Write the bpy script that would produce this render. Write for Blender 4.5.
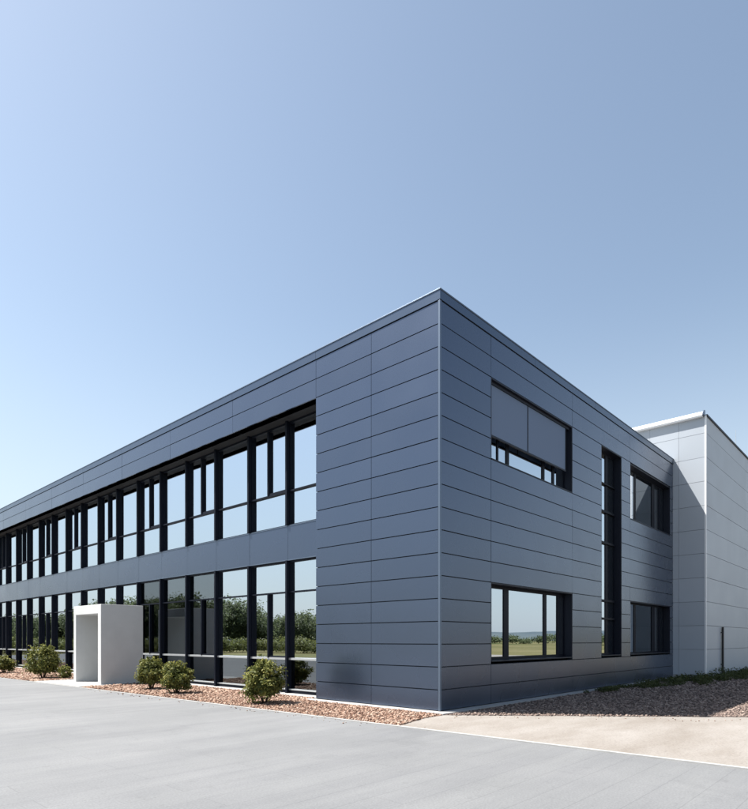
import bpy, math, random
import numpy as np
from mathutils import Vector, Matrix, noise

S = bpy.context.scene
COL = S.collection
for o in list(bpy.data.objects):
    bpy.data.objects.remove(o)
rng = np.random.default_rng(7)
random.seed(7)

# ------------------------------------------------------------------ camera
# building frame: x runs along the short (right) facade, y along the long (left) facade, corner at 0,0
AZ = math.radians(42.85)
F = Vector((math.cos(AZ), math.sin(AZ), 0))
cam_d = bpy.data.cameras.new('camera')
cam = bpy.data.objects.new('camera', cam_d)
COL.objects.link(cam)
cam.location = (-10.383, -7.671, 1.59)
cam.rotation_euler = (math.pi / 2, 0, AZ - math.pi / 2)
cam_d.sensor_fit = 'HORIZONTAL'
cam_d.sensor_width = 36.0
cam_d.lens = 36.0 * 589.0 / 748.0
cam_d.shift_y = (640.0 - 404.5) / 748.0
cam_d.clip_start = 0.1
cam_d.clip_end = 9000
S.camera = cam

# ------------------------------------------------------------------ sky, sun, exposure
SUN = Vector((-3.08, 4.35, 9.0)).normalized()          # direction towards the sun
W = bpy.data.worlds.new('World')
S.world = W
W.use_nodes = True
wn = W.node_tree.nodes
sky = wn.new('ShaderNodeTexSky')
sky.sky_type = 'NISHITA'
sky.sun_disc = False
sky.sun_elevation = math.asin(SUN.z)
sky.sun_rotation = math.atan2(SUN.x, SUN.y)
sky.altitude = 50
sky.air_density = 1.1
sky.dust_density = 1.2
sky.ozone_density = 2.0
wn['Background'].inputs['Strength'].default_value = 0.078
hs = wn.new('ShaderNodeHueSaturation')               # slightly milky air
hs.inputs['Saturation'].default_value = .86
W.node_tree.links.new(sky.outputs[0], hs.inputs['Color'])
tn = wn.new('ShaderNodeMix')
tn.data_type = 'RGBA'
tn.blend_type = 'MULTIPLY'
tn.inputs[0].default_value = 1.0
tn.inputs[7].default_value = (1.035, 1.035, .965, 1)
W.node_tree.links.new(hs.outputs[0], tn.inputs[6])
# pale haze lying along the horizon all round
wt = wn.new('ShaderNodeTexCoord')
ws = wn.new('ShaderNodeSeparateXYZ')
W.node_tree.links.new(wt.outputs['Generated'], ws.inputs[0])
wm = wn.new('ShaderNodeMapRange')
wm.interpolation_type = 'SMOOTHSTEP'
wm.inputs['From Min'].default_value = -.05
wm.inputs['From Max'].default_value = .50
wm.inputs['To Min'].default_value = .80
wm.inputs['To Max'].default_value = 0
W.node_tree.links.new(ws.outputs['Z'], wm.inputs['Value'])
hz = wn.new('ShaderNodeMix')
hz.data_type = 'RGBA'
hz.inputs[7].default_value = (3.9, 4.35, 4.85, 1)
W.node_tree.links.new(wm.outputs[0], hz.inputs[0])
W.node_tree.links.new(tn.outputs[2], hz.inputs[6])
W.node_tree.links.new(hz.outputs[2], wn['Background'].inputs['Color'])
sl = bpy.data.lights.new('sun', 'SUN')
sl.energy = 5.0
sl.angle = math.radians(0.53)
sl.color = (1.0, 0.955, 0.89)
so = bpy.data.objects.new('sun', sl)
COL.objects.link(so)
so.rotation_euler = (-SUN).to_track_quat('-Z', 'Y').to_euler()
so.location = (0, 0, 40)
S.view_settings.view_transform = 'Standard'
S.view_settings.look = 'None'
S.view_settings.gamma = 1.0
S.view_settings.use_curve_mapping = False
S.view_settings.exposure = 1.3
S.cycles.max_bounces = 8
S.cycles.transparent_max_bounces = 12


# ------------------------------------------------------------------ materials
def mat(name, color=(.5, .5, .5), rough=.5, metal=0.0, spec=.5):
    m = bpy.data.materials.new(name)
    m.use_nodes = True
    b = m.node_tree.nodes['Principled BSDF']
    b.inputs['Base Color'].default_value = (*color, 1)
    b.inputs['Roughness'].default_value = rough
    b.inputs['Metallic'].default_value = metal
    b.inputs['Specular IOR Level'].default_value = spec
    return m


def nd(m, kind, **kw):
    n = m.node_tree.nodes.new(kind)
    for k, v in kw.items():
        setattr(n, k, v)
    return n


def lk(m, a, b):
    m.node_tree.links.new(a, b)


def noise_ramp(m, scale, stops, detail=6, rough=.6, coord='Object', vec=None, distortion=0):
    """noise -> colour ramp, returns the ramp's colour output"""
    if vec is None:
        tc = nd(m, 'ShaderNodeTexCoord')
        vec = tc.outputs[coord]
    n = nd(m, 'ShaderNodeTexNoise')
    n.inputs['Scale'].default_value = scale
    n.inputs['Detail'].default_value = detail
    n.inputs['Roughness'].default_value = rough
    n.inputs['Distortion'].default_value = distortion
    lk(m, vec, n.inputs['Vector'])
    r = nd(m, 'ShaderNodeValToRGB')
    els = r.color_ramp.elements
    while len(els) < len(stops):
        els.new(.5)
    for e, (p, c) in zip(els, stops):
        e.position = p
        e.color = (*c, 1) if len(c) == 3 else c
    lk(m, n.outputs['Fac'], r.inputs['Fac'])
    return r.outputs['Color'], n.outputs['Fac']


def bump(m, height, strength, dist):
    b = nd(m, 'ShaderNodeBump')
    b.inputs['Strength'].default_value = strength
    b.inputs['Distance'].default_value = dist
    lk(m, height, b.inputs['Height'])
    lk(m, b.outputs['Normal'], m.node_tree.nodes['Principled BSDF'].inputs['Normal'])


def P(m):
    return m.node_tree.nodes['Principled BSDF']


def mixc(m, a, b, fac, mode='MIX'):
    x = nd(m, 'ShaderNodeMix', data_type='RGBA', blend_type=mode)
    for s, v in ((x.inputs[0], fac), (x.inputs[6], a), (x.inputs[7], b)):
        if hasattr(v, 'links') or hasattr(v, 'is_output'):
            lk(m, v, s)
        else:
            s.default_value = v if not isinstance(v, tuple) else (*v, 1)
    return x.outputs[2]


def panel_material(name, col, rough, metal, var=.06, wav=.004):
    """coated sheet metal; each panel a hair different, faint oil-canning and dust"""
    m = mat(name, col, rough, metal)
    at = nd(m, 'ShaderNodeAttribute', attribute_name='tone')
    hv = nd(m, 'ShaderNodeHueSaturation')
    mr = nd(m, 'ShaderNodeMapRange')
    mr.inputs['To Min'].default_value = 1 - var
    mr.inputs['To Max'].default_value = 1 + var
    lk(m, at.outputs['Fac'], mr.inputs['Value'])
    lk(m, mr.outputs[0], hv.inputs['Value'])
    hv.inputs['Color'].default_value = (*col, 1)
    lk(m, hv.outputs[0], P(m).inputs['Base Color'])
    c, f = noise_ramp(m, .8, [(.3, (rough - .03,) * 3), (.75, (rough + .04,) * 3)], detail=1)
    lk(m, c, P(m).inputs['Roughness'])
    return m


M = {}
M['panel'] = panel_material('slate_panel', (.070, .096, .150), .27, .72, .05, .002)
for k_, v_ in (('Coat Weight', .36), ('Coat Roughness', .26), ('Coat IOR', 1.7)):
    M['panel'].node_tree.nodes['Principled BSDF'].inputs[k_].default_value = v_
M['panel_light'] = panel_material('light_panel', (.38, .415, .46), .45, .0, .03, .006)
M['joint'] = mat('panel_joint', (.026, .034, .05), .8)
M['trim'] = mat('trim_metal', (.12, .155, .21), .38, .6)
M['cap'] = panel_material('cap_metal', (.10, .13, .18), .28, .80, .03, .002)
M['white_metal'] = mat('white_metal', (.78, .79, .80), .4, .0)
M['frame'] = mat('dark_frame', (.006, .008, .015), .5, .0, .12)
M['silver'] = mat('silver_bar', (.45, .47, .48), .4, .4)
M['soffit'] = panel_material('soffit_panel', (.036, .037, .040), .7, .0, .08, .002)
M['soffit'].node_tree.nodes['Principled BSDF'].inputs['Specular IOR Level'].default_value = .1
M['reveal'] = mat('reveal_metal', (.009, .012, .022), .5, .0, .3)
M['blind'] = mat('roller_blind_fabric', (.115, .160, .25), .6)
M['blind_green'] = mat('inner_blind_fabric', (.10, .14, .135), .8)
M['dark_pane'] = mat('dark_pane', (.012, .016, .022), .12, 0, .5)
M['interior'] = mat('interior_wall', (.28, .28, .27), .9)
M['interior_floor'] = mat('interior_floor', (.12, .12, .12), .6)
M['roof'] = mat('roof_membrane', (.2, .2, .2), .9)
M['black_metal'] = mat('black_pipe', (.018, .018, .02), .5)
M['bark'] = mat('shrub_bark', (.07, .045, .03), .9)

# white render of the portal
m = mat('white_render', (.70, .70, .69), .8, 0, .3)
c, f = noise_ramp(m, 1.1, [(.3, (.50, .50, .49)), (.7, (.57, .57, .56))], detail=8)
lk(m, c, P(m).inputs['Base Color'])
_, f2 = noise_ramp(m, 60, [(0, (0, 0, 0)), (1, (1, 1, 1))], detail=3)
bump(m, f2, .25, .004)
M['render'] = m

# coated glazing: mostly mirror, a little see-through
m = bpy.data.materials.new('coated_glass')
m.use_nodes = True
nt = m.node_tree
nt.nodes.remove(nt.nodes['Principled BSDF'])
gl = nd(m, 'ShaderNodeBsdfGlossy')
gl.inputs['Color'].default_value = (.78, .85, .92, 1)
gl.inputs['Roughness'].default_value = 0.0
tr = nd(m, 'ShaderNodeBsdfTransparent')
tr.inputs['Color'].default_value = (.45, .52, .52, 1)
fr = nd(m, 'ShaderNodeFresnel')
fr.inputs['IOR'].default_value = 1.5
mr = nd(m, 'ShaderNodeMapRange')
mr.inputs['From Max'].default_value = .5
mr.inputs['To Min'].default_value = .74
mr.inputs['To Max'].default_value = .97
lk(m, fr.outputs[0], mr.inputs['Value'])
ms = nd(m, 'ShaderNodeMixShader')
lk(m, mr.outputs[0], ms.inputs[0])
lk(m, tr.outputs[0], ms.inputs[1])
lk(m, gl.outputs[0], ms.inputs[2])
lk(m, ms.outputs[0], nt.nodes['Material Output'].inputs['Surface'])
tc = nd(m, 'ShaderNodeTexCoord')
nn = nd(m, 'ShaderNodeTexNoise')
nn.inputs['Scale'].default_value = .7
nn.inputs['Detail'].default_value = 1
lk(m, tc.outputs['Object'], nn.inputs['Vector'])
bb = nd(m, 'ShaderNodeBump')
bb.inputs['Strength'].default_value = .35
bb.inputs['Distance'].default_value = .003
lk(m, nn.outputs['Fac'], bb.inputs['Height'])
lk(m, bb.outputs[0], gl.inputs['Normal'])
M['glass'] = m
m2 = m.copy()
m2.name = 'clear_glass'
for x in m2.node_tree.nodes:
    if x.type == 'MAP_RANGE':
        x.inputs['To Min'].default_value = .12
        x.inputs['From Max'].default_value = 1.0
M['clear_glass'] = m2
m3 = m2.copy()
m3.name = 'half_mirror_glass'
for x in m3.node_tree.nodes:
    if x.type == 'MAP_RANGE':
        x.inputs['To Min'].default_value = .20
M['half_glass'] = m3
m4 = m2.copy()
m4.name = 'tinted_glass'
for x in m4.node_tree.nodes:
    if x.type == 'MAP_RANGE':
        x.inputs['To Min'].default_value = .17
M['low_glass'] = m4


# ------------------------------------------------------------------ mesh helpers
class MB:
    def __init__(self):
        self.v, self.f, self.t = [], [], []

    def box(self, x0, x1, y0, y1, z0, z1, tone=None, jit=0.0):
        b = len(self.v)
        t = random.random() if tone is None else tone
        for z in (z0, z1):
            for (x, y) in ((x0, y0), (x1, y0), (x1, y1), (x0, y1)):
                self.v.append((x, y, z))
        for q in ((3, 2, 1, 0), (4, 5, 6, 7), (0, 1, 5, 4), (1, 2, 6, 5), (2, 3, 7, 6), (3, 0, 4, 7)):
            self.f.append(tuple(b + i for i in q))
            self.t.append(t)
        return b

    def poly_prism(self, pts, z0, z1, tone=.5):
        b = len(self.v)
        n = len(pts)
        for z in (z0, z1):
            for p in pts:
                self.v.append((p[0], p[1], z))
        self.f.append(tuple(b + i for i in reversed(range(n))))
        self.f.append(tuple(b + n + i for i in range(n)))
        self.t += [tone, tone]
        for i in range(n):
            j = (i + 1) % n
            self.f.append((b + i, b + j, b + n + j, b + n + i))
            self.t.append(tone)

    def tube(self, pts, rads, n=8, tone=.5):
        pts = [Vector(p) for p in pts]
        b = len(self.v)
        for i, p in enumerate(pts):
            d = (pts[min(i + 1, len(pts) - 1)] - pts[max(i - 1, 0)]).normalized()
            a = d.orthogonal().normalized()
            c = d.cross(a)
            for k in range(n):
                w = 2 * math.pi * k / n
                self.v.append(tuple(p + (a * math.cos(w) + c * math.sin(w)) * rads[i]))
        for i in range(len(pts) - 1):
            for k in range(n):
                k2 = (k + 1) % n
                self.f.append((b + i * n + k, b + i * n + k2, b + (i + 1) * n + k2, b + (i + 1) * n + k))
                self.t.append(tone)
        self.f.append(tuple(b + k for k in reversed(range(n))))
        self.f.append(tuple(b + (len(pts) - 1) * n + k for k in range(n)))
        self.t += [tone, tone]

    def build(self, name, m, parent=None, smooth=False, bevel=0):
        me = bpy.data.meshes.new(name)
        me.from_pydata(self.v, [], self.f)
        me.update()
        a = me.attributes.new('tone', 'FLOAT', 'FACE')
        a.data.foreach_set('value', self.t)
        me.materials.append(m)
        if smooth:
            me.polygons.foreach_set('use_smooth', [True] * len(me.polygons))
        o = bpy.data.objects.new(name, me)
        COL.objects.link(o)
        if parent:
            o.parent = parent
        if bevel:
            bv = o.modifiers.new('bevel', 'BEVEL')
            bv.width = bevel
            bv.segments = 2
            bv.limit_method = 'ANGLE'
        return o


def one(name, m, parent, x0, x1, y0, y1, z0, z1, bevel=0, tone=.5):
    b = MB()
    b.box(x0, x1, y0, y1, z0, z1, tone)
    return b.build(name, m, parent, bevel=bevel)


def tag(o, label=None, cat=None, group=None, kind=None):
    for k, v in (('label', label), ('category', cat), ('group', group), ('kind', kind)):
        if v:
            o[k] = v
    return o


def empty(name, loc=(0, 0, 0)):
    o = bpy.data.objects.new(name, None)
    COL.objects.link(o)
    o.location = loc
    o.empty_display_size = .3
    return o


# ================================================================== THE GROUND
def ground_mesh():
    # polar grid, finer near the building; sinks gently to low rolling land far away
    rs = [0, 20, 40, 60, 90, 130, 190, 280, 420, 640, 1000, 1600, 2600, 4000]
    nA = 96
    v = [(0, 0, -.012)]
    f = []
    for r in rs[1:]:
        for k in range(nA):
            a = 2 * math.pi * k / nA
            x, y = r * math.cos(a), r * math.sin(a)
            z = -.012
            if r > 60:
                z += (noise.noise(Vector((x * .006, y * .006, 2))) * .5) * min(1, (r - 60) / 200) * 2.0
            v.append((x, y, z))
    for k in range(nA):
        f.append((0, 1 + k, 1 + (k + 1) % nA))
    for i in range(len(rs) - 2):
        for k in range(nA):
            a = 1 + i * nA
            k2 = (k + 1) % nA
            f.append((a + k, a + nA + k, a + nA + k2, a + k2))
    return v, f


def raw(name, v, f, m, smooth=False):
    me = bpy.data.meshes.new(name)
    me.from_pydata(v, [], f)
    me.update()
    me.materials.append(m)
    if smooth:
        me.polygons.foreach_set('use_smooth', [True] * len(me.polygons))
    o = bpy.data.objects.new(name, me)
    COL.objects.link(o)
    return o


m = mat('dry_grass_field', (.2, .18, .09), 1.0, 0, .1)
c1, f1 = noise_ramp(m, .018, [(.38, (.055, .072, .025)), (.50, (.125, .115, .052)), (.64, (.17, .15, .08))], detail=8, rough=.65)
c2, f2 = noise_ramp(m, 1.4, [(.3, (.6, .62, .55)), (.7, (1.15, 1.1, 1.05))], detail=10, rough=.7)
lk(m, mixc(m, c1, c2, 1.0, 'MULTIPLY'), P(m).inputs['Base Color'])
bump(m, f2, .6, .1)
v, f = ground_mesh()
tag(raw('ground', v, f, m, True), kind='structure')


def kx(y):
    """x of the kerb line between forecourt and planting"""
    return -2.23 - .038 * y


# forecourt: grey concrete with faint joints
m = mat('forecourt_concrete', (.33, .34, .35), .75, 0, .3)
tc = nd(m, 'ShaderNodeTexCoord')
c1, f1 = noise_ramp(m, .35, [(.3, (.142, .146, .151)), (.55, (.165, .169, .174)), (.75, (.186, .189, .193))], detail=9, rough=.62)
mp = nd(m, 'ShaderNodeMapping')
mp.inputs['Scale'].default_value = (.25, 2.2, 1)
lk(m, tc.outputs['Object'], mp.inputs['Vector'])
c2, f2 = noise_ramp(m, .9, [(.35, (.90, .90, .91)), (.65, (1.04, 1.04, 1.03))], detail=8, rough=.65, vec=mp.outputs[0])
cc = mixc(m, c1, c2, 1.0, 'MULTIPLY')
c3, f3 = noise_ramp(m, 45, [(.35, (.86, .86, .86)), (.65, (1.08, 1.08, 1.08))], detail=4)
cc = mixc(m, cc, c3, 1.0, 'MULTIPLY')
br = nd(m, 'ShaderNodeTexBrick')
br.offset = .5
br.inputs['Color1'].default_value = (1, 1, 1, 1)
br.inputs['Color2'].default_value = (.975, .975, .975, 1)
br.inputs['Mortar'].default_value = (.82, .82, .825, 1)
br.inputs['Scale'].default_value = 1.0
br.inputs['Mortar Size'].default_value = .006
br.inputs['Mortar Smooth'].default_value = .3
br.inputs['Brick Width'].default_value = 2.4
br.inputs['Row Height'].default_value = .4
lk(m, tc.outputs['Object'], br.inputs['Vector'])
cc = mixc(m, cc, br.outputs['Color'], 1.0, 'MULTIPLY')
c4, _ = noise_ramp(m, .55, [(.36, (.80, .80, .805)), (.44, (1, 1, 1))], detail=12, rough=.72, distortion=.6)
cc = mixc(m, cc, c4, .45, 'MULTIPLY')
c5, _ = noise_ramp(m, 7.0, [(.30, (.78, .78, .78)), (.40, (1, 1, 1))], detail=6, rough=.6)
cc = mixc(m, cc, c5, .5, 'MULTIPLY')
lk(m, cc, P(m).inputs['Base Color'])
bump(m, f3, .25, .004)
b = MB()
ys = [-60, -20, 0, 20, 48, 64]
pts = [(kx(y), y) for y in ys] + [(-21, 64), (-25, 20), (-27, -60)]
b.poly_prism(pts, -.2, 0.0)
tag(b.build('forecourt', m), kind='structure')

# pale edging strip along the forecourt
m = mat('edging_concrete', (.62, .61, .59), .85, 0, .2)
c1, f1 = noise_ramp(m, 5, [(.3, (.28, .278, .272)), (.7, (.36, .357, .35))], detail=8)
lk(m, c1, P(m).inputs['Base Color'])
M['edging'] = m
b = MB()
for i in range(len(ys) - 1):
    y0, y1 = ys[i], ys[i + 1]
    b.poly_prism([(kx(y0), y0), (kx(y0) + .075, y0), (kx(y1) + .075, y1), (kx(y1), y1)], -.1, .022)
tag(b.build('kerb', m), kind='structure')

# beige sandy strip
m = mat('sandy_ground', (.5, .43, .34), .95, 0, .15)
tc = nd(m, 'ShaderNodeTexCoord')
mp = nd(m, 'ShaderNodeMapping')
mp.inputs['Rotation'].default_value = (0, 0, math.radians(48))
mp.inputs['Scale'].default_value = (.6, 1.6, 1)
lk(m, tc.outputs['Object'], mp.inputs['Vector'])
c1, f1 = noise_ramp(m, .8, [(.3, (.183, .163, .144)), (.5, (.222, .204, .186)), (.72, (.262, .246, .230))], detail=9, rough=.65, vec=mp.outputs[0])
c2, f2 = noise_ramp(m, 30, [(.32, (.72, .71, .70)), (.5, (1, 1, 1)), (.72, (1.12, 1.11, 1.10))], detail=8, rough=.75)
lk(m, mixc(m, c1, c2, 1.0, 'MULTIPLY'), P(m).inputs['Base Color'])
bump(m, f2, .4, .008)
# boundary of the gravel on the right: runs from the building corner
GB = [(-.28, -.30), (3.72, -5.10), (9.0, -11.5)]
b = MB()
b.poly_prism([(kx(-60) + .075, -60), (45, -60), (45, -14), (9.0, -11.5), (3.72, -5.10), (-.28, -.30),
              (-.92, -.30), (kx(-.62) + .075, -.62)], -.2, .006)
tag(b.build('sandy_path', m), kind='structure')

# gravel beds
def gravel_mat(name, cols, rough=.9):
    m = mat(name, cols[1], rough, 0, .2)
    tc = nd(m, 'ShaderNodeTexCoord')
    vo = nd(m, 'ShaderNodeTexVoronoi')
    vo.inputs['Scale'].default_value = 22
    lk(m, tc.outputs['Object'], vo.inputs['Vector'])
    r = nd(m, 'ShaderNodeValToRGB')
    e = r.color_ramp.elements
    e.new(.5)
    for q, p, cc in zip(e, (.1, .5, .9), cols):
        q.position = p
        q.color = (*cc, 1)
    sp = nd(m, 'ShaderNodeSeparateColor')
    lk(m, vo.outputs['Color'], sp.inputs[0])
    lk(m, sp.outputs[0], r.inputs['Fac'])
    lk(m, r.outputs['Color'], P(m).inputs['Base Color'])
    bump(m, vo.outputs['Distance'], .8, .03)
    return m


def stone_mat(name, cols):
    m = mat(name, cols[1], .9, 0, .2)
    at = nd(m, 'ShaderNodeAttribute', attribute_name='tone')
    r = nd(m, 'ShaderNodeValToRGB')
    e = r.color_ramp.elements
    while len(e) < len(cols):
        e.new(.5)
    for i, (q, cc) in enumerate(zip(e, cols)):
        q.position = i / (len(cols) - 1)
        q.color = (*cc, 1)
    lk(m, at.outputs['Fac'], r.inputs['Fac'])
    lk(m, r.outputs['Color'], P(m).inputs['Base Color'])
    return m


RED = [(.085, .045, .032), (.18, .105, .075), (.29, .195, .145), (.38, .29, .23)]
PINK = [(.075, .058, .052), (.145, .110, .096), (.225, .170, .145), (.31, .25, .215)]
M['red_bed'] = gravel_mat('red_gravel', RED[:3])
M['pink_bed'] = gravel_mat('pink_gravel', PINK[:3])
M['red_stone'] = stone_mat('red_stones', RED)
M['pink_stone'] = stone_mat('pink_stones', PINK)

bed_left = [(kx(-.62) + .075, -.62), (-.92, -.30), (-.30, -.30), (-.30, 4.30), (.20, 4.30), (.20, 12.9), (kx(12.9) + .1, 12.9)]
bed_left2 = [(kx(17.0) + .1, 17.0), (.20, 17.0), (.20, 47.0), (kx(47) + .1, 47.0)]
bed_right = [(-.28, -.30), (3.72, -5.10), (9.0, -11.5), (45, -14), (45, -1.3), (16.2, -1.3), (16.2, -.30)]
b = MB()
b.poly_prism(bed_left, -.2, .012)
b.poly_prism(bed_left2, -.2, .012)
tag(b.build('gravel_bed', M['red_bed']), kind='structure')
b = MB()
b.poly_prism(bed_right, -.2, .012)
tag(b.build('gravel_bed', M['pink_bed']), kind='structure')

OCT = np.array([(1, 0, 0), (0, 1, 0), (-1, 0, 0), (0, -1, 0), (0, 0, 1), (0, 0, -1)], float)
OCT = np.vstack([OCT, np.array([(.62, .62, .55), (-.62, .62, .5), (-.62, -.62, .55), (.62, -.62, .5)])])
SF = []
for i in range(4):
    j = (i + 1) % 4
    SF += [(i, 6 + i, 4), (6 + i, j, 4), (i, 5, j), (i, j, 6 + i)]
SF = np.array(SF)


def inside(poly, x, y):
    r = np.zeros(len(x), bool)
    n = len(poly)
    for i in range(n):
        x0, y0 = poly[i]
        x1, y1 = poly[(i + 1) % n]
        c = (y0 > y) != (y1 > y)
        with np.errstate(divide='ignore', invalid='ignore'):
            xi = (x1 - x0) * (y - y0) / (y1 - y0 if y1 != y0 else 1e-9) + x0
        r ^= c & (x < xi)
    return r


def stones(name, m, polys, per_m2, smin, smax, z, maxd=40):
    P_ = []
    for poly in polys:
        a = np.array(poly)
        lo, hi = a.min(0), a.max(0)
        n = int((hi - lo).prod() * per_m2)
        q = lo + rng.random((n, 2)) * (hi - lo)
        q = q[inside(poly, q[:, 0], q[:, 1])]
        d = np.hypot(q[:, 0] + 10.4, q[:, 1] + 7.7)
        keep = rng.random(len(q)) < np.clip((14.0 / d) ** 1.1, 0, 1)
        q = q[keep & (d < maxd)]
        P_.append(q)
    q = np.vstack(P_)
    n = len(q)
    d = np.hypot(q[:, 0] + 10.4, q[:, 1] + 7.7)
    s = (smin + (smax - smin) * rng.random(n) ** 1.6) * np.clip(d / 14, 1, 1.8)
    ax = s[:, None] * (.6 + .6 * rng.random((n, 3)))
    ax[:, 2] *= .75
    v = OCT[None] * ax[:, None, :] * (.8 + .4 * rng.random((n, len(OCT), 1)))
    w = rng.random(n) * 2 * math.pi
    t = (rng.random(n) - .5) * 1.2
    cw, sw, ct, st = np.cos(w), np.sin(w), np.cos(t), np.sin(t)
    x, y, zz = v[..., 0], v[..., 1] * ct[:, None] - v[..., 2] * st[:, None], v[..., 1] * st[:, None] + v[..., 2] * ct[:, None]
    v = np.stack([x * cw[:, None] - y * sw[:, None], x * sw[:, None] + y * cw[:, None], zz], -1)
    v[..., :2] += q[:, None, :]
    v[..., 2] += (z + s * .25)[:, None]
    f = SF[None] + (np.arange(n) * len(OCT))[:, None, None]
    me = bpy.data.meshes.new(name)
    nv, nf = n * len(OCT), n * len(SF)
    me.vertices.add(nv)
    me.vertices.foreach_set('co', v.reshape(-1).astype(np.float32))
    me.loops.add(nf * 3)
    me.loops.foreach_set('vertex_index', f.reshape(-1).astype(np.int32))
    me.polygons.add(nf)
    me.polygons.foreach_set('loop_start', np.arange(nf, dtype=np.int32) * 3)
    me.update(calc_edges=True)
    a_ = me.attributes.new('tone', 'FLOAT', 'FACE')
    a_.data.foreach_set('value', np.repeat(rng.random(n), len(SF)).astype(np.float32))
    me.materials.append(m)
    o = bpy.data.objects.new(name, me)
    COL.objects.link(o)
    return o


o = stones('gravel', M['red_stone'], [bed_left, bed_left2], 520, .018, .042, .010, 46)
tag(o, 'loose reddish brown gravel stones along the glazed facade', 'gravel', kind='stuff')
stray = [(kx(-.5) + .05, -1.1), (-.2, -.55), (.2, -.85), (-1.0, -1.1)]
stray2 = [(.2, -1.0), (3.72, -5.35), (9.0, -11.8), (8.0, -11.9), (3.0, -5.5), (-.3, -1.0)]
stray3 = [(kx(-.5) - .35, -.5), (kx(-.5), -.5), (kx(12) , 12), (kx(12) - .30, 12)]
o = stones('gravel', M['red_stone'], [stray, stray2, stray3], 22, .008, .022, .004, 40)
tag(o, 'stray gravel stones kicked out onto the paving and the sandy strip', 'gravel', kind='stuff')
near_right = [(-.28, -.36), (3.72, -5.10), (9.0, -11.5), (24, -11.5), (24, -1.35), (16.2, -1.35), (16.2, -.36)]
o = stones('gravel', M['pink_stone'], [near_right], 330, .016, .036, .010, 42)
tag(o, 'loose pinkish grey gravel stones beside the windowed end wall', 'gravel', kind='stuff')

# pale pad in front of the portal
b = MB()
b.poly_prism([(kx(13.05) + .1, 13.05), (.20, 13.05), (.20, 17.0), (kx(17.0) + .1, 17.0)], -.1, .030)
tag(b.build('path', M['edging']), kind='structure')

# ================================================================== OFFICE BUILDING
H = 9.235
LEN = 49.0                 # long facade
WID = 16.48                # short facade
BLK = 4.05                 # solid corner block on the long facade
REC = .60                  # glazing set back behind the fascia
T = .035                   # panel thickness
OB = tag(empty('office_building'), 'dark slate blue metal clad two storey office with long ribbon windows, nearest to the viewer', 'building')

# plinth strip
b = MB()
b.box(-.30, -.002, -.30, BLK + .2, -.15, .035)
b.box(-.002, WID - .01, -.30, -.002, -.15, .035)
b.box(.20, .62, BLK + .2, LEN, -.15, .038)
b.build('plinth', M['edging'], OB)

ROWS = [(.04, .5)] + [(.5 * k, .5 * k + .5) for k in range(1, 18)]
GH, GV = .011, .006          # half joints


def panels_left():
    b, bk = MB(), MB()
    for z0, z1 in ROWS:
        for y0, y1 in ((.05, 2.05), (2.05, BLK)):
            p = random.uniform(-.002, .002)
            b.box(0 + p, T + p, y0 + GV, y1 - (GV if y1 < BLK else 0), z0 + GH, z1 - GH)
    return b


b = panels_left()
b.build('panel_wall', M['panel'], OB)
one('wall_backing', M['joint'], OB, T + .006, T + .10, T + .07, BLK - .01, .03, 9.0)
# return of the block towards the glazing
one('block_return', M['panel'], OB, T + .10, 1.2, BLK - .06, BLK - .001, .04, 8.0)

# right facade with openings
OPEN = [(2.08, 6.66, 6.0, 8.0), (2.08, 6.66, 1.06, 3.0), (8.86, 10.63, 1.06, 8.0), (11.48, 16.08, 5.95, 7.96), (11.48, 16.08, 1.06, 3.0)]
JV = [.03, 2.08, 6.66, 11.45, WID]
b, bk = MB(), MB()
for z0, z1 in ROWS:
    zm = (z0 + z1) / 2
    cuts = sorted([o_ for o_ in OPEN if o_[2] - .1 < zm < o_[3]])
    xs, spans = .03, []
    for o_ in cuts:
        if o_[0] > xs + .05:
            spans.append((xs, o_[0]))
        xs = o_[1]
    if xs < WID - .02:
        spans.append((xs, WID))
    lo = 1.06 if z0 == 1.0 else z0
    for x0, x1 in spans:
        bk.box(x0 + .005, x1 - .005, T + .006, T + .06, z0 - .001, z1 + .001)
        js = [x0] + [j for j in JV if x0 + .1 < j < x1 - .1] + [x1]
        if z1 <= 1.0 or (z0 == 8.0 and False):
            js = [x0, 2.08, 6.66, WID]
        for a, c in zip(js[:-1], js[1:]):
            p = random.uniform(-.002, .002)
            b.box(a + GV, c - GV, p, T + p, z0 + GH, z1 - GH)
b.build('panel_wall', M['panel'], OB)
bk.build('wall_backing', M['joint'], OB)

# corner trim, parapet cap
b = MB()
b.box(-.012, .046, -.012, .046, .04, 9.0)
b.build('corner_trim', M['trim'], OB, bevel=.006)
b = MB()
for y0, y1 in [(0.0, 4.05)] + [(4.05 + 3.875 * i, 4.05 + 3.875 * (i + 1)) for i in range(11)]:
    b.box(-.018, .30, y0 + .003 if y0 else -.018, y1 - .003, 9.0 + .014, H - .02)
xs = [.30, 4.3, 8.3, 12.3, WID]
for x0, x1 in zip(xs[:-1], xs[1:]):
    b.box(x0 + .003, x1 - .003, -.018, .30, 9.0 + .014, H - .02)
b.build('parapet_cap', M['cap'], OB)
b = MB()
b.box(-.032, .32, -.032, LEN - 2, H - .018, H + .012)
b.box(.32, WID, -.032, .32, H - .018, H + .012)
b.build('cap_flashing', M['trim'], OB, bevel=.004)
one('parapet_core', M['joint'], OB, .045, .28, .045, LEN - 2.4, 8.0, 9.012)
one('roof', M['roof'], OB, .33, WID - .05, .33, LEN - 2.4, 8.55, 8.72)

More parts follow.
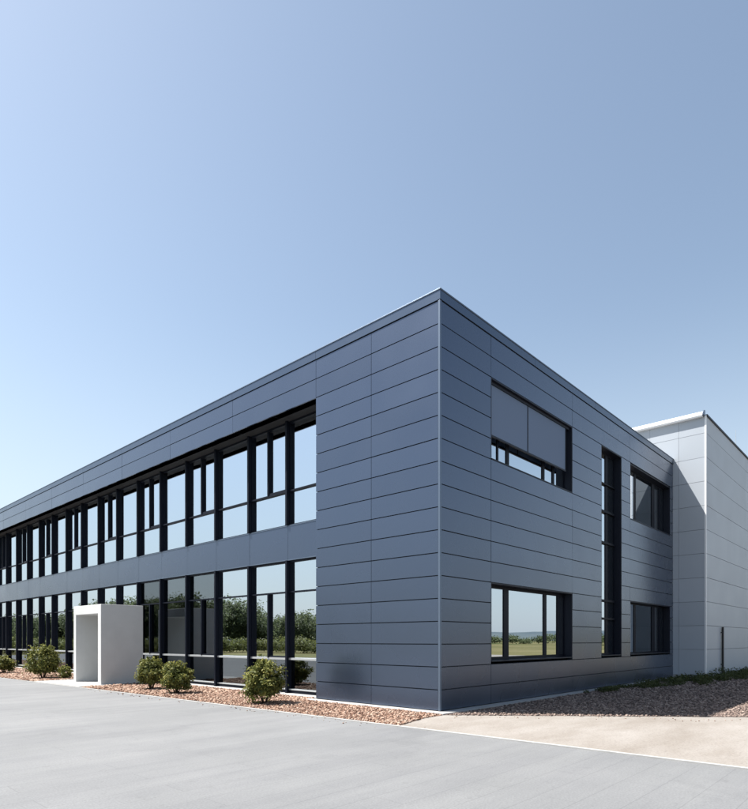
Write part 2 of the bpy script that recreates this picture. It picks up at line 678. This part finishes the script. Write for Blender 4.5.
# fascia above the ribbon windows
fy = [BLK + 3.875 * i for i in range(12)]
b = MB()
for y0, y1 in zip(fy[:-1], fy[1:]):
    for z0, z1 in ((8.0, 8.5), (8.5, 9.0)):
        p = random.uniform(-.002, .002)
        b.box(p, T + p, y0 + GV, y1 - GV, z0 + (GH if z0 > 8 else 0), z1 - GH)
b.build('fascia', M['panel'], OB)

# glazing bays
MY = [4.05] + [5.94 + 1.9 * i for i in range(22)]
b = MB()
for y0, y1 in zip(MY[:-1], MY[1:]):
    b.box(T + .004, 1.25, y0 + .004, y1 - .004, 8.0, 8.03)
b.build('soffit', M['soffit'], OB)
# spandrel band between the storeys
b = MB()
for y0, y1 in zip(MY[:-1], MY[1:]):
    p = random.uniform(-.002, .002)
    b.box(REC - .03 + p, REC + p, y0 + .005, y1 - .005, 3.945, 4.925)
b.build('spandrel_band', M['panel'], OB)
b = MB()
b.box(REC - .045, REC + .1, BLK, MY[-1], 4.925, 4.95)
b.box(REC - .04, REC + .1, BLK, MY[-1], 3.92, 3.945)
b.build('sill_flashing', M['trim'], OB)
one('wall_backing', M['joint'], OB, REC + .003, REC + .2, BLK, MY[-1], 3.95, 4.92)
one('floor_slab', M['interior_floor'], OB, REC + .2, WID - .3, .6, MY[-1], 4.05, 4.6)
one('floor_slab', M['interior_floor'], OB, REC + .12, WID - .3, .6, MY[-1], -.1, .045)
one('ceiling', M['interior'], OB, 1.25, WID - .3, .6, MY[-1], 8.03, 8.1)
b = MB()
b.box(6.5, 6.65, 4.0, MY[-1], .045, 4.05)
b.box(6.5, 6.65, 4.0, MY[-1], 4.6, 8.03)
for y in MY[4::6]:
    b.box(.9, 6.5, y - .06, y + .06, .045, 4.05)
    b.box(.9, 6.5, y - .06, y + .06, 4.6, 8.03)
b.build('interior_wall', M['interior'], OB)
one('rear_wall', M['panel'], OB, WID - .2, WID, T + .07, MY[-1], .0, 9.0)
one('rear_wall', M['panel'], OB, .7, WID - .2, MY[-1] + .05, MY[-1] + .25, .0, 9.0)

for i, y in enumerate(MY[1:]):
    for z0, z1 in ((4.95, 8.0), (.04, 3.92)):
        one('mullion', M['frame'], OB, REC - .10, REC + .12, y - .04, y + .04, z0, z1, bevel=.004)


def pane(b, x, y0, y1, z0, z1, j=.004):
    """a glass sheet in the plane x=const, 20 mm thick, a hair out of true"""
    k = len(b.v)
    base = b.box(x, x + .02, y0, y1, z0, z1)
    off = [random.uniform(-j, j) for _ in range(3)]
    for i in range(8):
        vx, vy, vz = b.v[base + i]
        u = (vy - y0) / (y1 - y0)
        w = (vz - z0) / (z1 - z0)
        b.v[base + i] = (vx + off[0] * u + off[1] * w * .4, vy, vz)


for i, (y0, y1) in enumerate(zip(MY[:-1], MY[1:])):
    a, c = y0 + (.04 if i else 0), y1 - .04
    split = (a + c) / 2
    cas = i % 2 == 1
    for up in (True, False):
        zb, zt = (4.95, 8.0) if up else (.04, 3.92)
        tl = [5.96] if up else [1.04, 3.0]
        fr = MB()
        X0, X1 = REC, REC + .08
        fr.box(X0, X1, a, c, zt - .055, zt)                   # head
        fr.box(X0, X1, a, c, zb, zb + (.03 if up else .09))    # sill frame
        fr.box(X0 + .01, X1, a, a + .022, zb + (.03 if up else .09), zt - .055)
        fr.box(X0 + .01, X1, c - .022, c, zb + (.03 if up else .09), zt - .055)
        if cas:
            z0, z1 = (tl[0], zt - .055) if up else (tl[0], tl[1])
            fr.box(X0 - .04, X1, split - .03, split + .03, z0 + .02, z1 - .02)
            # sash frame of the opening light
            s0, s1 = (a, split - .03)
            fr.box(X0 - .015, X1 - .02, s0, s1, z0 + .022, z0 + .075)
        w = fr.build('window', M['frame'], OB)
        t = MB()
        for z in tl:
            hh = .022 if z > 2.5 else .03
            t.box(X0 - .02, X1 - .03, a, c, z - hh, z + hh)
        t.build('transom', M['frame'] if up else M['silver'], w) if up else None
        if not up:
            t2, t3 = MB(), MB()
            t2.box(X0 - .02, X1 - .03, a, c, 3.0 - .02, 3.0 + .02)
            t3.box(X0 - .025, X1 - .03, a, c, 1.04 - .03, 1.04 + .03)
            t3.box(X0 - .02, X1 - .03, a, c, .131, .165)
            t2.build('transom', M['frame'], w)
            t3.build('glazing_bar', M['silver'], w)
        g, gl_ = MB(), MB()
        zs = [zb + (.03 if up else .09)] + tl + [zt - .055]
        for z0, z1 in zip(zs[:-1], zs[1:]):
            if cas and ((up and z0 == tl[0]) or (not up and z0 == tl[0])):
                pane(g, X0 + .052, a, split - .03, z0, z1)
                pane(g, X0 + .052, split + .03, c, z0, z1)
            else:
                pane(gl_ if (not up and z0 < .5) else g, X0 + .052, a, c, z0, z1)
        g.build('pane', M['glass'] if up or i not in (3, 4, 5) else M['clear_glass'] if i == 5 else M['half_glass'], w)
        if gl_.v:
            gl_.build('pane', M['low_glass'], w)

b = MB()
k = 0
for i in range(28):
    y0 = 13.6 + i * .064
    b.box(.95 + (i % 2) * .03, .97 + (i % 2) * .03, y0, y0 + .066, .10, 2.96)
b.build('curtain', mat('curtain_fabric', (.22, .26, .28), .9), OB)

# windows of the right facade ------------------------------------------------
def xpane(b, y, x0, x1, z0, z1, j=.003):
    base = b.box(x0, x1, y, y + .02, z0, z1)
    off = [random.uniform(-j, j) for _ in range(2)]
    for i in range(8):
        vx, vy, vz = b.v[base + i]
        b.v[base + i] = (vx, vy + off[0] * (vx - x0) / (x1 - x0) + off[1] * .3 * (vz - z0) / (z1 - z0), vz)


def reveal(x0, x1, z0, z1, d):
    b = MB()
    y0 = .004
    b.box(x0 - .003, x0 + .03, y0, d + .1, z0, z1)
    b.box(x1 - .03, x1 + .003, y0, d + .1, z0, z1)
    b.box(x0 + .03, x1 - .03, y0, d + .1, z1 - .03, z1 + .003)
    b.box(x0 + .03, x1 - .03, y0 - .012, d + .1, z0 - .003, z0 + .03)
    return b.build('window_reveal', M['reveal'], OB)


def window(x0, x1, z0, z1, d, posts, bars=(), glass=None, fr=.06):
    """frame with posts (x, half width); panes between them; glass: list of materials"""
    reveal(x0, x1, z0, z1, d)
    x0, x1, z0, z1 = x0 + .03, x1 - .03, z0 + .03, z1 - .03
    b = MB()
    b.box(x0, x1, d, d + .08, z1 - fr, z1)
    b.box(x0, x1, d, d + .08, z0, z0 + fr)
    b.box(x0, x0 + .05, d, d + .08, z0 + fr, z1 - fr)
    b.box(x1 - .05, x1, d, d + .08, z0 + fr, z1 - fr)
    for px, hw in posts:
        b.box(px - hw, px + hw, d - .006, d + .08, z0 + fr, z1 - fr)
    for z, hw in bars:
        b.box(x0 + .05, x1 - .05, d - .06, d + .05, z - hw, z + hw)
    w = b.build('window', M['frame'], OB)
    es = [(x0 + .05)] + sum([[p - h, p + h] for p, h in posts], []) + [x1 - .05]
    for k in range(0, len(es), 2):
        g = MB()
        xpane(g, d + .014, es[k], es[k + 1], z0 + fr, z1 - fr)
        g.build('pane', M['glass'] if glass is None else glass[k // 2], w)
    return w


W1 = window(2.08, 6.66, 6.0, 8.0, .245, [(2.79, .035), (3.28, .075), (5.28, .07), (5.90, .06)])
# outside roller blind over the upper part, two fabric fields
b = MB()
b.box(2.115, 4.075, .10, .115, 6.66, 7.90)
b.box(4.115, 6.38, .10, .115, 6.66, 7.90)
bl = b.build('window_blind', M['blind'], W1)
b = MB()
b.box(2.115, 6.40, .085, .13, 6.615, 6.66)
b.box(2.115, 6.60, .07, .20, 7.90, 7.965)
b.box(4.075, 4.115, .09, .12, 6.66, 7.90)
b.box(6.38, 6.405, .09, .12, 6.66, 7.90)
b.build('blind_rail', M['reveal'], W1)
window(2.08, 6.66, 1.06, 3.0, .245, [(3.215, .12), (5.375, .095), (6.2, .05)], fr=.075)
W3 = window(11.48, 16.08, 5.95, 7.96, .245, [(12.66, .09), (14.70, .16), (15.5, .05)], glass=[M['glass'], M['clear_glass'], M['dark_pane'], M['dark_pane']])
one('window_blind', M['blind_green'], W3, 12.3, 14.7, .36, .37, 6.05, 7.9)
W4 = window(11.48, 16.08, 1.06, 3.0, .245, [(12.64, .10), (14.72, .18), (15.5, .05)], fr=.05, glass=[M['glass'], M['clear_glass'], M['dark_pane'], M['dark_pane']])
one('window_blind', M['blind_green'], W4, 12.3, 14.7, .36, .37, 1.25, 2.95)
window(8.86, 10.63, 1.06, 8.0, .245, [(9.90, .10)], bars=[(5.96, .035), (4.90, .035), (2.93, .035), (2.32, .035), (6.9, .02)],
       glass=[M['glass'], M['dark_pane']], fr=.06)

# ================================================================== REAR HALL
HB = tag(empty('warehouse', (16.5, -1.25, 0)), 'taller pale grey metal hall behind the dark office, half in shade', 'building')
HX0, HX1, HY0, HY1, HH = 16.485, 62.0, -1.25, 30.0, 10.78
inv = Matrix.Translation((-16.5, 1.25, 0))


def hb(bm, name, m, parent=None, **k):
    o = bm.build(name, m, None, **k)
    o.parent = parent or HB
    o.matrix_parent_inverse = inv
    return o


b, bk = MB(), MB()
zs = [.14] + [1.2 + .985 * i for i in range(10)] + [HH]
zs = [z for z in zs if z <= HH]
vy = [HY0 + .02, -.22, .93, 3, 5, 8, 12, 16, 20, 25, HY1]
for z0, z1 in zip(zs[:-1], zs[1:]):
    for y0, y1 in zip(vy[:-1], vy[1:]):
        p = random.uniform(-.002, .002)
        b.box(HX0 + p, HX0 + .04 + p, y0 + .004, y1 - .004, z0 + .006, z1 - .006)
hb(b, 'panel_wall', M['panel_light'])
b = MB()
vx = [HX0 + .045, 24.0, 31.6, 39.2, 46.8, 54.4, HX1]
for z0, z1 in zip(zs[:-1], zs[1:]):
    for x0, x1 in zip(vx[:-1], vx[1:]):
        p = random.uniform(-.002, .002)
        b.box(x0 + .006, x1 - .006, HY0 + p, HY0 + .04 + p, z0 + .008, z1 - .008)
hb(b, 'panel_wall', M['panel_light'])
M['joint_grey'] = mat('grey_joint', (.25, .27, .30), .8)
bk.box(HX0 + .05, HX1, HY0 + .05, HY1, .0, HH - .05)
hb(bk, 'wall_core', M['joint_grey'])
b = MB()
b.box(HX0 - .03, HX0 + .2, HY0 - .03, HY1, -.15, .138)
b.box(HX0 + .2, HX1, HY0 - .03, HY0 + .2, -.15, .138)
hb(b, 'plinth', M['edging'])
# corner angle
b = MB()
b.box(HX0 - .012, HX0 + .05, HY0 - .012, HY0 + .05, .14, HH)
hb(b, 'corner_trim', M['white_metal'])
# rounded white eaves trim on the end wall, dark verge on the long side
b = MB()
prof = [(.10, -.06), (-.13, -.06), (-.15, .0), (-.14, .08), (-.10, .14), (-.04, .17), (.10, .19)]
pr = [(HX0 + x, HH + z) for x, z in prof]
k = len(b.v)
y0, y1 = HY0 + .10, HY1
for y in (y0, y1):
    for x, z in pr:
        b.v.append((x, y, z))
n = len(pr)
for i in range(n):
    j = (i + 1) % n
    b.f.append((k + i, k + j, k + n + j, k + n + i))
    b.t.append(.5)
b.f += [tuple(range(k, k + n)), tuple(reversed(range(k + n, k + 2 * n)))]
b.t += [.5, .5]
hb(b, 'eaves_trim', M['white_metal'])
b = MB()
k = len(b.v)
pr = [(HX0 + x * 1.12, HH + .02 + z * 1.12) for x, z in prof]
for y in (y0 - .05, y0 - .005):
    for x, z in pr:
        b.v.append((x, y, z))
for i in range(n):
    j = (i + 1) % n
    b.f.append((k + i, k + j, k + n + j, k + n + i))
    b.t.append(.5)
b.f += [tuple(range(k, k + n)), tuple(reversed(range(k + n, k + 2 * n)))]
b.t += [.5, .5]
hb(b, 'eaves_end_cap', M['cap'])
b = MB()
b.box(HX0 + .06, HX1, HY0 - .04, HY0 + .12, HH - .03, HH + .05)
hb(b, 'verge_trim', M['reveal'])
b = MB()
b.box(HX0 + .11, HX1, HY0 + .13, HY1, HH - .05, HH + .04)
hb(b, 'roof', M['roof'])
b = MB()
b.tube([(18.95, HY0 - .07, .10), (18.95, HY0 - .07, 2.16)], [.05, .05], 10)
b.box(18.89, 19.01, HY0 - .10, HY0 - .001, 1.9, 1.94)
b.box(18.89, 19.01, HY0 - .10, HY0 - .001, .5, .54)
hb(b, 'downpipe', M['black_metal'])
b = MB()
b.tube([(23.3, HY0 + .3, HH), (23.3, HY0 + .3, HH + .18), (23.3, HY0 + .3, HH + .2), (23.3, HY0 + .3, HH + 1.25)], [.04, .03, .014, .006], 6)
hb(b, 'lightning_rod', M['silver'])

# ================================================================== PORTAL
PX0, PX1, PY0, PY1, PH = -1.80, -.28, 13.28, 15.75, 2.85
PT = tag(empty('entrance_portal', (-1.0, 14.5, 0)), 'white rendered box portal standing in front of the glazed facade', 'entrance')
b = MB()
b.poly_prism([(0, 0)] * 3, 0, 0) if False else None
# U-shaped shell as one prism through x
prof = [(PY0, .0), (PY0, PH), (PY1, PH), (PY1, 0), (15.52, 0), (15.52, 2.52), (13.54, 2.52), (13.54, 0)]
k = len(b.v)
for x in (PX0, PX1):
    for y, z in prof:
        b.v.append((x, y, z))
n = len(prof)
for i in range(n):
    j = (i + 1) % n
    b.f.append((k + i, k + j, k + n + j, k + n + i))
    b.t.append(.5)
for off, rev in ((k, False), (k + n, True)):
    for q in ((0, 1, 6, 7), (1, 2, 5, 6), (2, 3, 4, 5)):
        q = [off + i for i in q]
        b.f.append(tuple(reversed(q)) if not rev else tuple(q))
        b.t.append(.5)
o = b.build('portal_shell', M['render'], None, bevel=.012)
o.parent = PT
o.matrix_parent_inverse = Matrix.Translation((1.0, -14.5, 0))
# ================================================================== SHRUBS
def leaf_mat(name, cols, trans=.33):
    m = stone_mat(name, cols)
    b = P(m)
    b.inputs['Roughness'].default_value = .6
    b.inputs['Specular IOR Level'].default_value = .2
    out = m.node_tree.nodes['Material Output']
    tl = nd(m, 'ShaderNodeBsdfTranslucent')
    r = [x for x in m.node_tree.nodes if x.type == 'VALTORGB'][0]
    lk(m, r.outputs[0], tl.inputs['Color'])
    x = nd(m, 'ShaderNodeMixShader')
    x.inputs[0].default_value = trans
    lk(m, b.outputs[0], x.inputs[1])
    lk(m, tl.outputs[0], x.inputs[2])
    lk(m, x.outputs[0], out.inputs['Surface'])
    return m


M['leaf'] = leaf_mat('shrub_leaves', [(.038, .050, .015), (.095, .112, .030), (.21, .21, .056), (.38, .335, .105)])
M['weed'] = leaf_mat('weed_leaves', [(.04, .052, .020), (.068, .085, .030), (.13, .13, .055)])
M['dry'] = leaf_mat('dry_leaves', [(.16, .13, .07), (.26, .22, .13), (.38, .33, .22)])
M['tree'] = leaf_mat('tree_leaves', [(.07, .092, .050), (.095, .12, .060), (.12, .145, .072), (.14, .16, .085)], .5)


def leaves(name, m, cen, nrm, size, tone, parent=None, aspect=.5):
    """many bent two-triangle leaves"""
    n = len(cen)
    r = rng.normal(size=(n, 3))
    u = np.cross(nrm, r)
    u /= np.linalg.norm(u, axis=1)[:, None] + 1e-9
    w = np.cross(nrm, u)
    s = size[:, None]
    A, B = cen - u * s, cen + u * s
    C, D = cen + w * s * aspect + nrm * s * .25, cen - w * s * aspect + nrm * s * .25
    v = np.stack([A, D, B, C], 1).reshape(-1, 3)
    i = np.arange(n)[:, None] * 4
    f = np.concatenate([i + np.array([[0, 1, 2]]), i + np.array([[0, 2, 3]])], 1).reshape(-1, 3)
    me = bpy.data.meshes.new(name)
    me.vertices.add(len(v))
    me.vertices.foreach_set('co', v.reshape(-1).astype(np.float32))
    me.loops.add(len(f) * 3)
    me.loops.foreach_set('vertex_index', f.reshape(-1).astype(np.int32))
    me.polygons.add(len(f))
    me.polygons.foreach_set('loop_start', np.arange(len(f), dtype=np.int32) * 3)
    me.update(calc_edges=True)
    a = me.attributes.new('tone', 'FLOAT', 'FACE')
    a.data.foreach_set('value', np.repeat(tone, 2).astype(np.float32))
    me.materials.append(m)
    o = bpy.data.objects.new(name, me)
    COL.objects.link(o)
    if parent:
        o.parent = parent
    return o


def clumpy(n, rx, ry, rz, cz, nclump, cr, shell=.55, flat=.8):
    """points in clumps spread near the surface of an ellipsoid, cut at the bottom"""
    d = rng.normal(size=(nclump, 3))
    d /= np.linalg.norm(d, axis=1)[:, None]
    d[:, 2] = np.where(d[:, 2] < -.75, -d[:, 2], d[:, 2])
    k = (shell + (1 - shell) * rng.random(nclump)) * (.85 + .25 * rng.random(nclump))
    cc = d * k[:, None] * np.array([rx, ry, rz]) + np.array([0, 0, cz])
    idx = rng.integers(0, nclump, n)
    off = rng.normal(size=(n, 3)) * cr * np.array([1, 1, flat])
    p = cc[idx] + off
    nr = d[idx] * .6 + rng.normal(size=(n, 3)) * .55 + np.array([0, 0, .45])
    nr /= np.linalg.norm(nr, axis=1)[:, None]
    ct = rng.random(nclump)[idx]
    return p, nr, ct


def shrub(x, y, w, h, label, n=2600, m='leaf', leaf=.041, lift=.05):
    root = tag(empty('shrub', (x, y, .0)), label, 'shrub', 'shrubs in the red gravel bed')
    rx = w / 2 * .84
    rz = (h - lift) / 2 * .9
    p, nr, ct = clumpy(n, rx, rx, rz, lift + rz * 1.02, 85, w * .062)
    # a few stray shoots on top
    ns = 10
    for _ in range(ns):
        a, rr = rng.random() * 6.28, rx * .8 * rng.random()
        t = rng.random(16)
        base = np.array([math.cos(a) * rr, math.sin(a) * rr, lift + rz * (1.0 + .9 * math.sqrt(max(0, 1 - (rr / rx) ** 2)))])
        q = base + np.outer(t, np.array([math.cos(a) * .04, math.sin(a) * .04, .14 * h])) + rng.normal(size=(16, 3)) * .018
        p = np.vstack([p, q])
        g = rng.normal(size=(16, 3)) + np.array([0, 0, .6])
        nr = np.vstack([nr, g / np.linalg.norm(g, axis=1)[:, None]])
        ct = np.concatenate([ct, .5 + .5 * rng.random(16)])
    ok = p[:, 2] > .05
    p, nr, ct = p[ok], nr[ok], ct[ok]
    tone = np.clip(.25 * ct + .75 * rng.beta(1.6, 2.0, len(p)), 0, 1)
    leaves('foliage', M[m], p, nr, leaf * (.65 + .7 * rng.random(len(p))), tone, root, .55)
    b = MB()
    for k in range(6):
        a = k * 1.05 + rng.random()
        e = (math.cos(a) * rx * .7, math.sin(a) * rx * .7, lift + rz * (.7 + .5 * rng.random()))
        mid = (e[0] * .35, e[1] * .35, e[2] * .5)
        b.tube([(e[0] * .05, e[1] * .05, -.02), mid, e], [.022, .015, .006], 6)
    b.build('stem', M['bark'], root, smooth=True)
    return root


shrub(-1.50, 4.28, 1.15, 1.10, 'round green shrub closest to the blank corner wall, standing alone', 6000)
shrub(-1.62, 8.38, 1.05, .95, 'low round shrub right of its twin beside the portal', 4800)
shrub(-1.42, 10.35, 1.04, 1.05, 'round shrub touching the white portal\'s shaded side wall', 4800)
shrub(-1.95, 18.55, 1.42, 1.42, 'tall bushy shrub just left of the white portal', 5000, leaf=.045)
shrub(-1.45, 17.62, .62, .55, 'small dark shrub at the foot of the tall bushy one', 700, leaf=.045, lift=.02)
shrub(-1.92, 23.9, 1.05, .85, 'small shrub farthest left along the gravel bed', 2600, leaf=.048)
# pale dry plant
root = tag(empty('dry_plant', (-1.35, 20.3, 0)), 'pale straw coloured dry plant left of the tall bushy shrub', 'plant')
p, nr, ct = clumpy(700, .42, .42, .4, .45, 40, .07)
leaves('foliage', M['dry'], p, nr, .045 * (.6 + .8 * rng.random(len(p))), rng.random(len(p)), root, .35)

# ground cover along the foot of both buildings on the right
def cover(n, fx, fy, hs, mtl, label, size):
    x = fx(rng.random(n))
    y = fy(x, rng.random(n))
    keep = np.array([noise.noise(Vector((a * 1.1, c * 1.6, 0))) > -.12 for a, c in zip(x, y)])
    x, y = x[keep], y[keep]
    n = len(x)
    mod = np.array([.45 + .8 * max(0, noise.noise(Vector((a * 1.7, c * 1.7, 7))) + .25) for a, c in zip(x, y)])
    z = .02 + hs * rng.random(n) ** 1.4 * mod
    p = np.stack([x, y, z], 1)
    nr = rng.normal(size=(n, 3)) + np.array([0, 0, .9])
    nr /= np.linalg.norm(nr, axis=1)[:, None]
    o = leaves('ground_cover', mtl, p, nr, size * (.6 + .8 * rng.random(n)), rng.beta(1.8, 2, n), None, .4)
    tag(o, label, 'ground cover', kind='stuff')


cover(9000, lambda t: 6.5 + 9.7 * t ** .8, lambda x, t: -.36 - t * (.25 + .20 * np.clip(x - 6.5, 0, 7)), .20, M['weed'],
      'low weedy ground cover along the foot of the dark office wall', .035)
cover(9000, lambda t: 12.0 + 16 * t, lambda x, t: np.where(x > 16.3, -1.36, -1.0) - t * 1.3, .36, M['weed'],
      'low leafy ground cover along the foot of the pale hall', .05)

# ================================================================== WHAT THE GLASS REFLECTS
def wood(name, label, spots, m, per, leaf):
    P_, N_, T_, S_ = [], [], [], []
    for (x, y, w, h) in spots:
        p, nr, ct = clumpy(per, w / 2 * .88, w / 2 * .88, h * .44, h * .52, 60, w * .065, .35, .8)
        p[:, 2] = np.maximum(p[:, 2], .1)
        P_.append(p + np.array([x, y, 0]))
        N_.append(nr)
        base = rng.random() * .4
        T_.append(np.clip(base + .3 * ct + .4 * rng.random(len(p)), 0, 1))
        S_.append(leaf * (.6 + .8 * rng.random(len(p))))
    o = leaves(name, m, np.vstack(P_), np.vstack(N_), np.concatenate(S_), np.concatenate(T_), None, .6)
    tag(o, label, 'wood', kind='stuff')


CM = Vector((2 * .65 + 10.383, -7.671))        # the camera mirrored in the long facade's glass


def mir(px, dist):
    r = F.to_2d() + (px - 374.0) / 589.0 * Vector((math.sin(AZ), -math.cos(AZ)))
    r = Vector((-r.x, r.y)) * dist
    return CM.x + r.x, CM.y + r.y


spots = []
for px, top, dist, w in [(318, 614, 105, 9), (308, 613, 110, 8), (297, 612, 100, 8), (288, 616, 112, 7), (278, 622, 108, 8), (268, 626, 115, 8),
                         (258, 621, 110, 8), (248, 606, 104, 8), (238, 599, 98, 9), (228, 597, 100, 10), (218, 603, 104, 9), (206, 598, 92, 10),
                         (196, 599, 96, 9), (186, 595, 90, 9), (175, 597, 92, 9), (163, 596, 88, 9), (152, 595, 90, 8), (140, 596, 88, 9),
                         (128, 598, 92, 9), (115, 598, 96, 9), (102, 600, 100, 9), (90, 606, 105, 9), (78, 611, 110, 10), (66, 614, 112, 9),
                         (54, 614, 108, 9), (42, 617, 115, 10), (30, 616, 118, 10), (15, 617, 120, 11), (0, 617, 125, 11), (330, 618, 115, 10),
                         (345, 620, 120, 11), (362, 618, 125, 12)]:
    x, y = mir(px, dist)
    spots.append((x, y, w * random.uniform(.9, 1.2), 1.59 + (640 - top) / 589 * dist))
wood('wood', 'broken line of dark trees across the field facing the glazed facade', spots, M['tree'], 6000, .19)
# lower hedge in front of it
sp = []
for i in range(60):
    x, y = mir(-10 + i * 6.5, 76 + random.uniform(-5, 5))
    sp.append((x, y, random.uniform(3, 5), random.uniform(1.2, 2.1)))
M['hedge'] = leaf_mat('hedge_leaves', [(.09, .11, .035), (.14, .155, .05), (.19, .19, .075)], .4)
wood('hedge_growth', 'low yellowish scrub in front of the far trees', sp, M['hedge'], 700, .13)
# open side: hedgerows far out on the field
sp = []
for i in range(90):
    a = math.radians(-80 + i * 1.3)
    r = 230 + 60 * math.sin(i * .35) + random.uniform(-15, 15)
    sp.append((r * math.cos(a), r * math.sin(a), random.uniform(7, 13), random.uniform(2.0, 4.2)))
wood('hedgerow', 'far hedgerows across the open field', sp, M['tree'], 700, .4)
# low hills on the horizon
m = mat('hazed_hill_grass', (.06, .085, .06), 1, 0, .1)
c1, f1 = noise_ramp(m, .004, [(.35, (.06, .08, .10)), (.6, (.09, .11, .115))], detail=6)  # blue-grey of distance haze put into the hills' own colour
lk(m, c1, P(m).inputs['Base Color'])
v, f = [], []
nA = 180
for ri, r in enumerate((1300, 1900, 2500)):
    for k in range(nA):
        a = 2 * math.pi * k / nA
        h = (0, 1, 0)[ri] * (22 + 30 * noise.noise(Vector((math.cos(a) * 3.1, math.sin(a) * 3.1, 3))) + 14 * noise.noise(Vector((math.cos(a) * 9, math.sin(a) * 9, 1))))
        v.append((r * math.cos(a), r * math.sin(a), max(h, 4) if ri == 1 else -3))
for ri in range(2):
    for k in range(nA):
        k2 = (k + 1) % nA
        f.append((ri * nA + k, (ri + 1) * nA + k, (ri + 1) * nA + k2, ri * nA + k2))
tag(raw('hills', v, f, m, True), kind='structure')
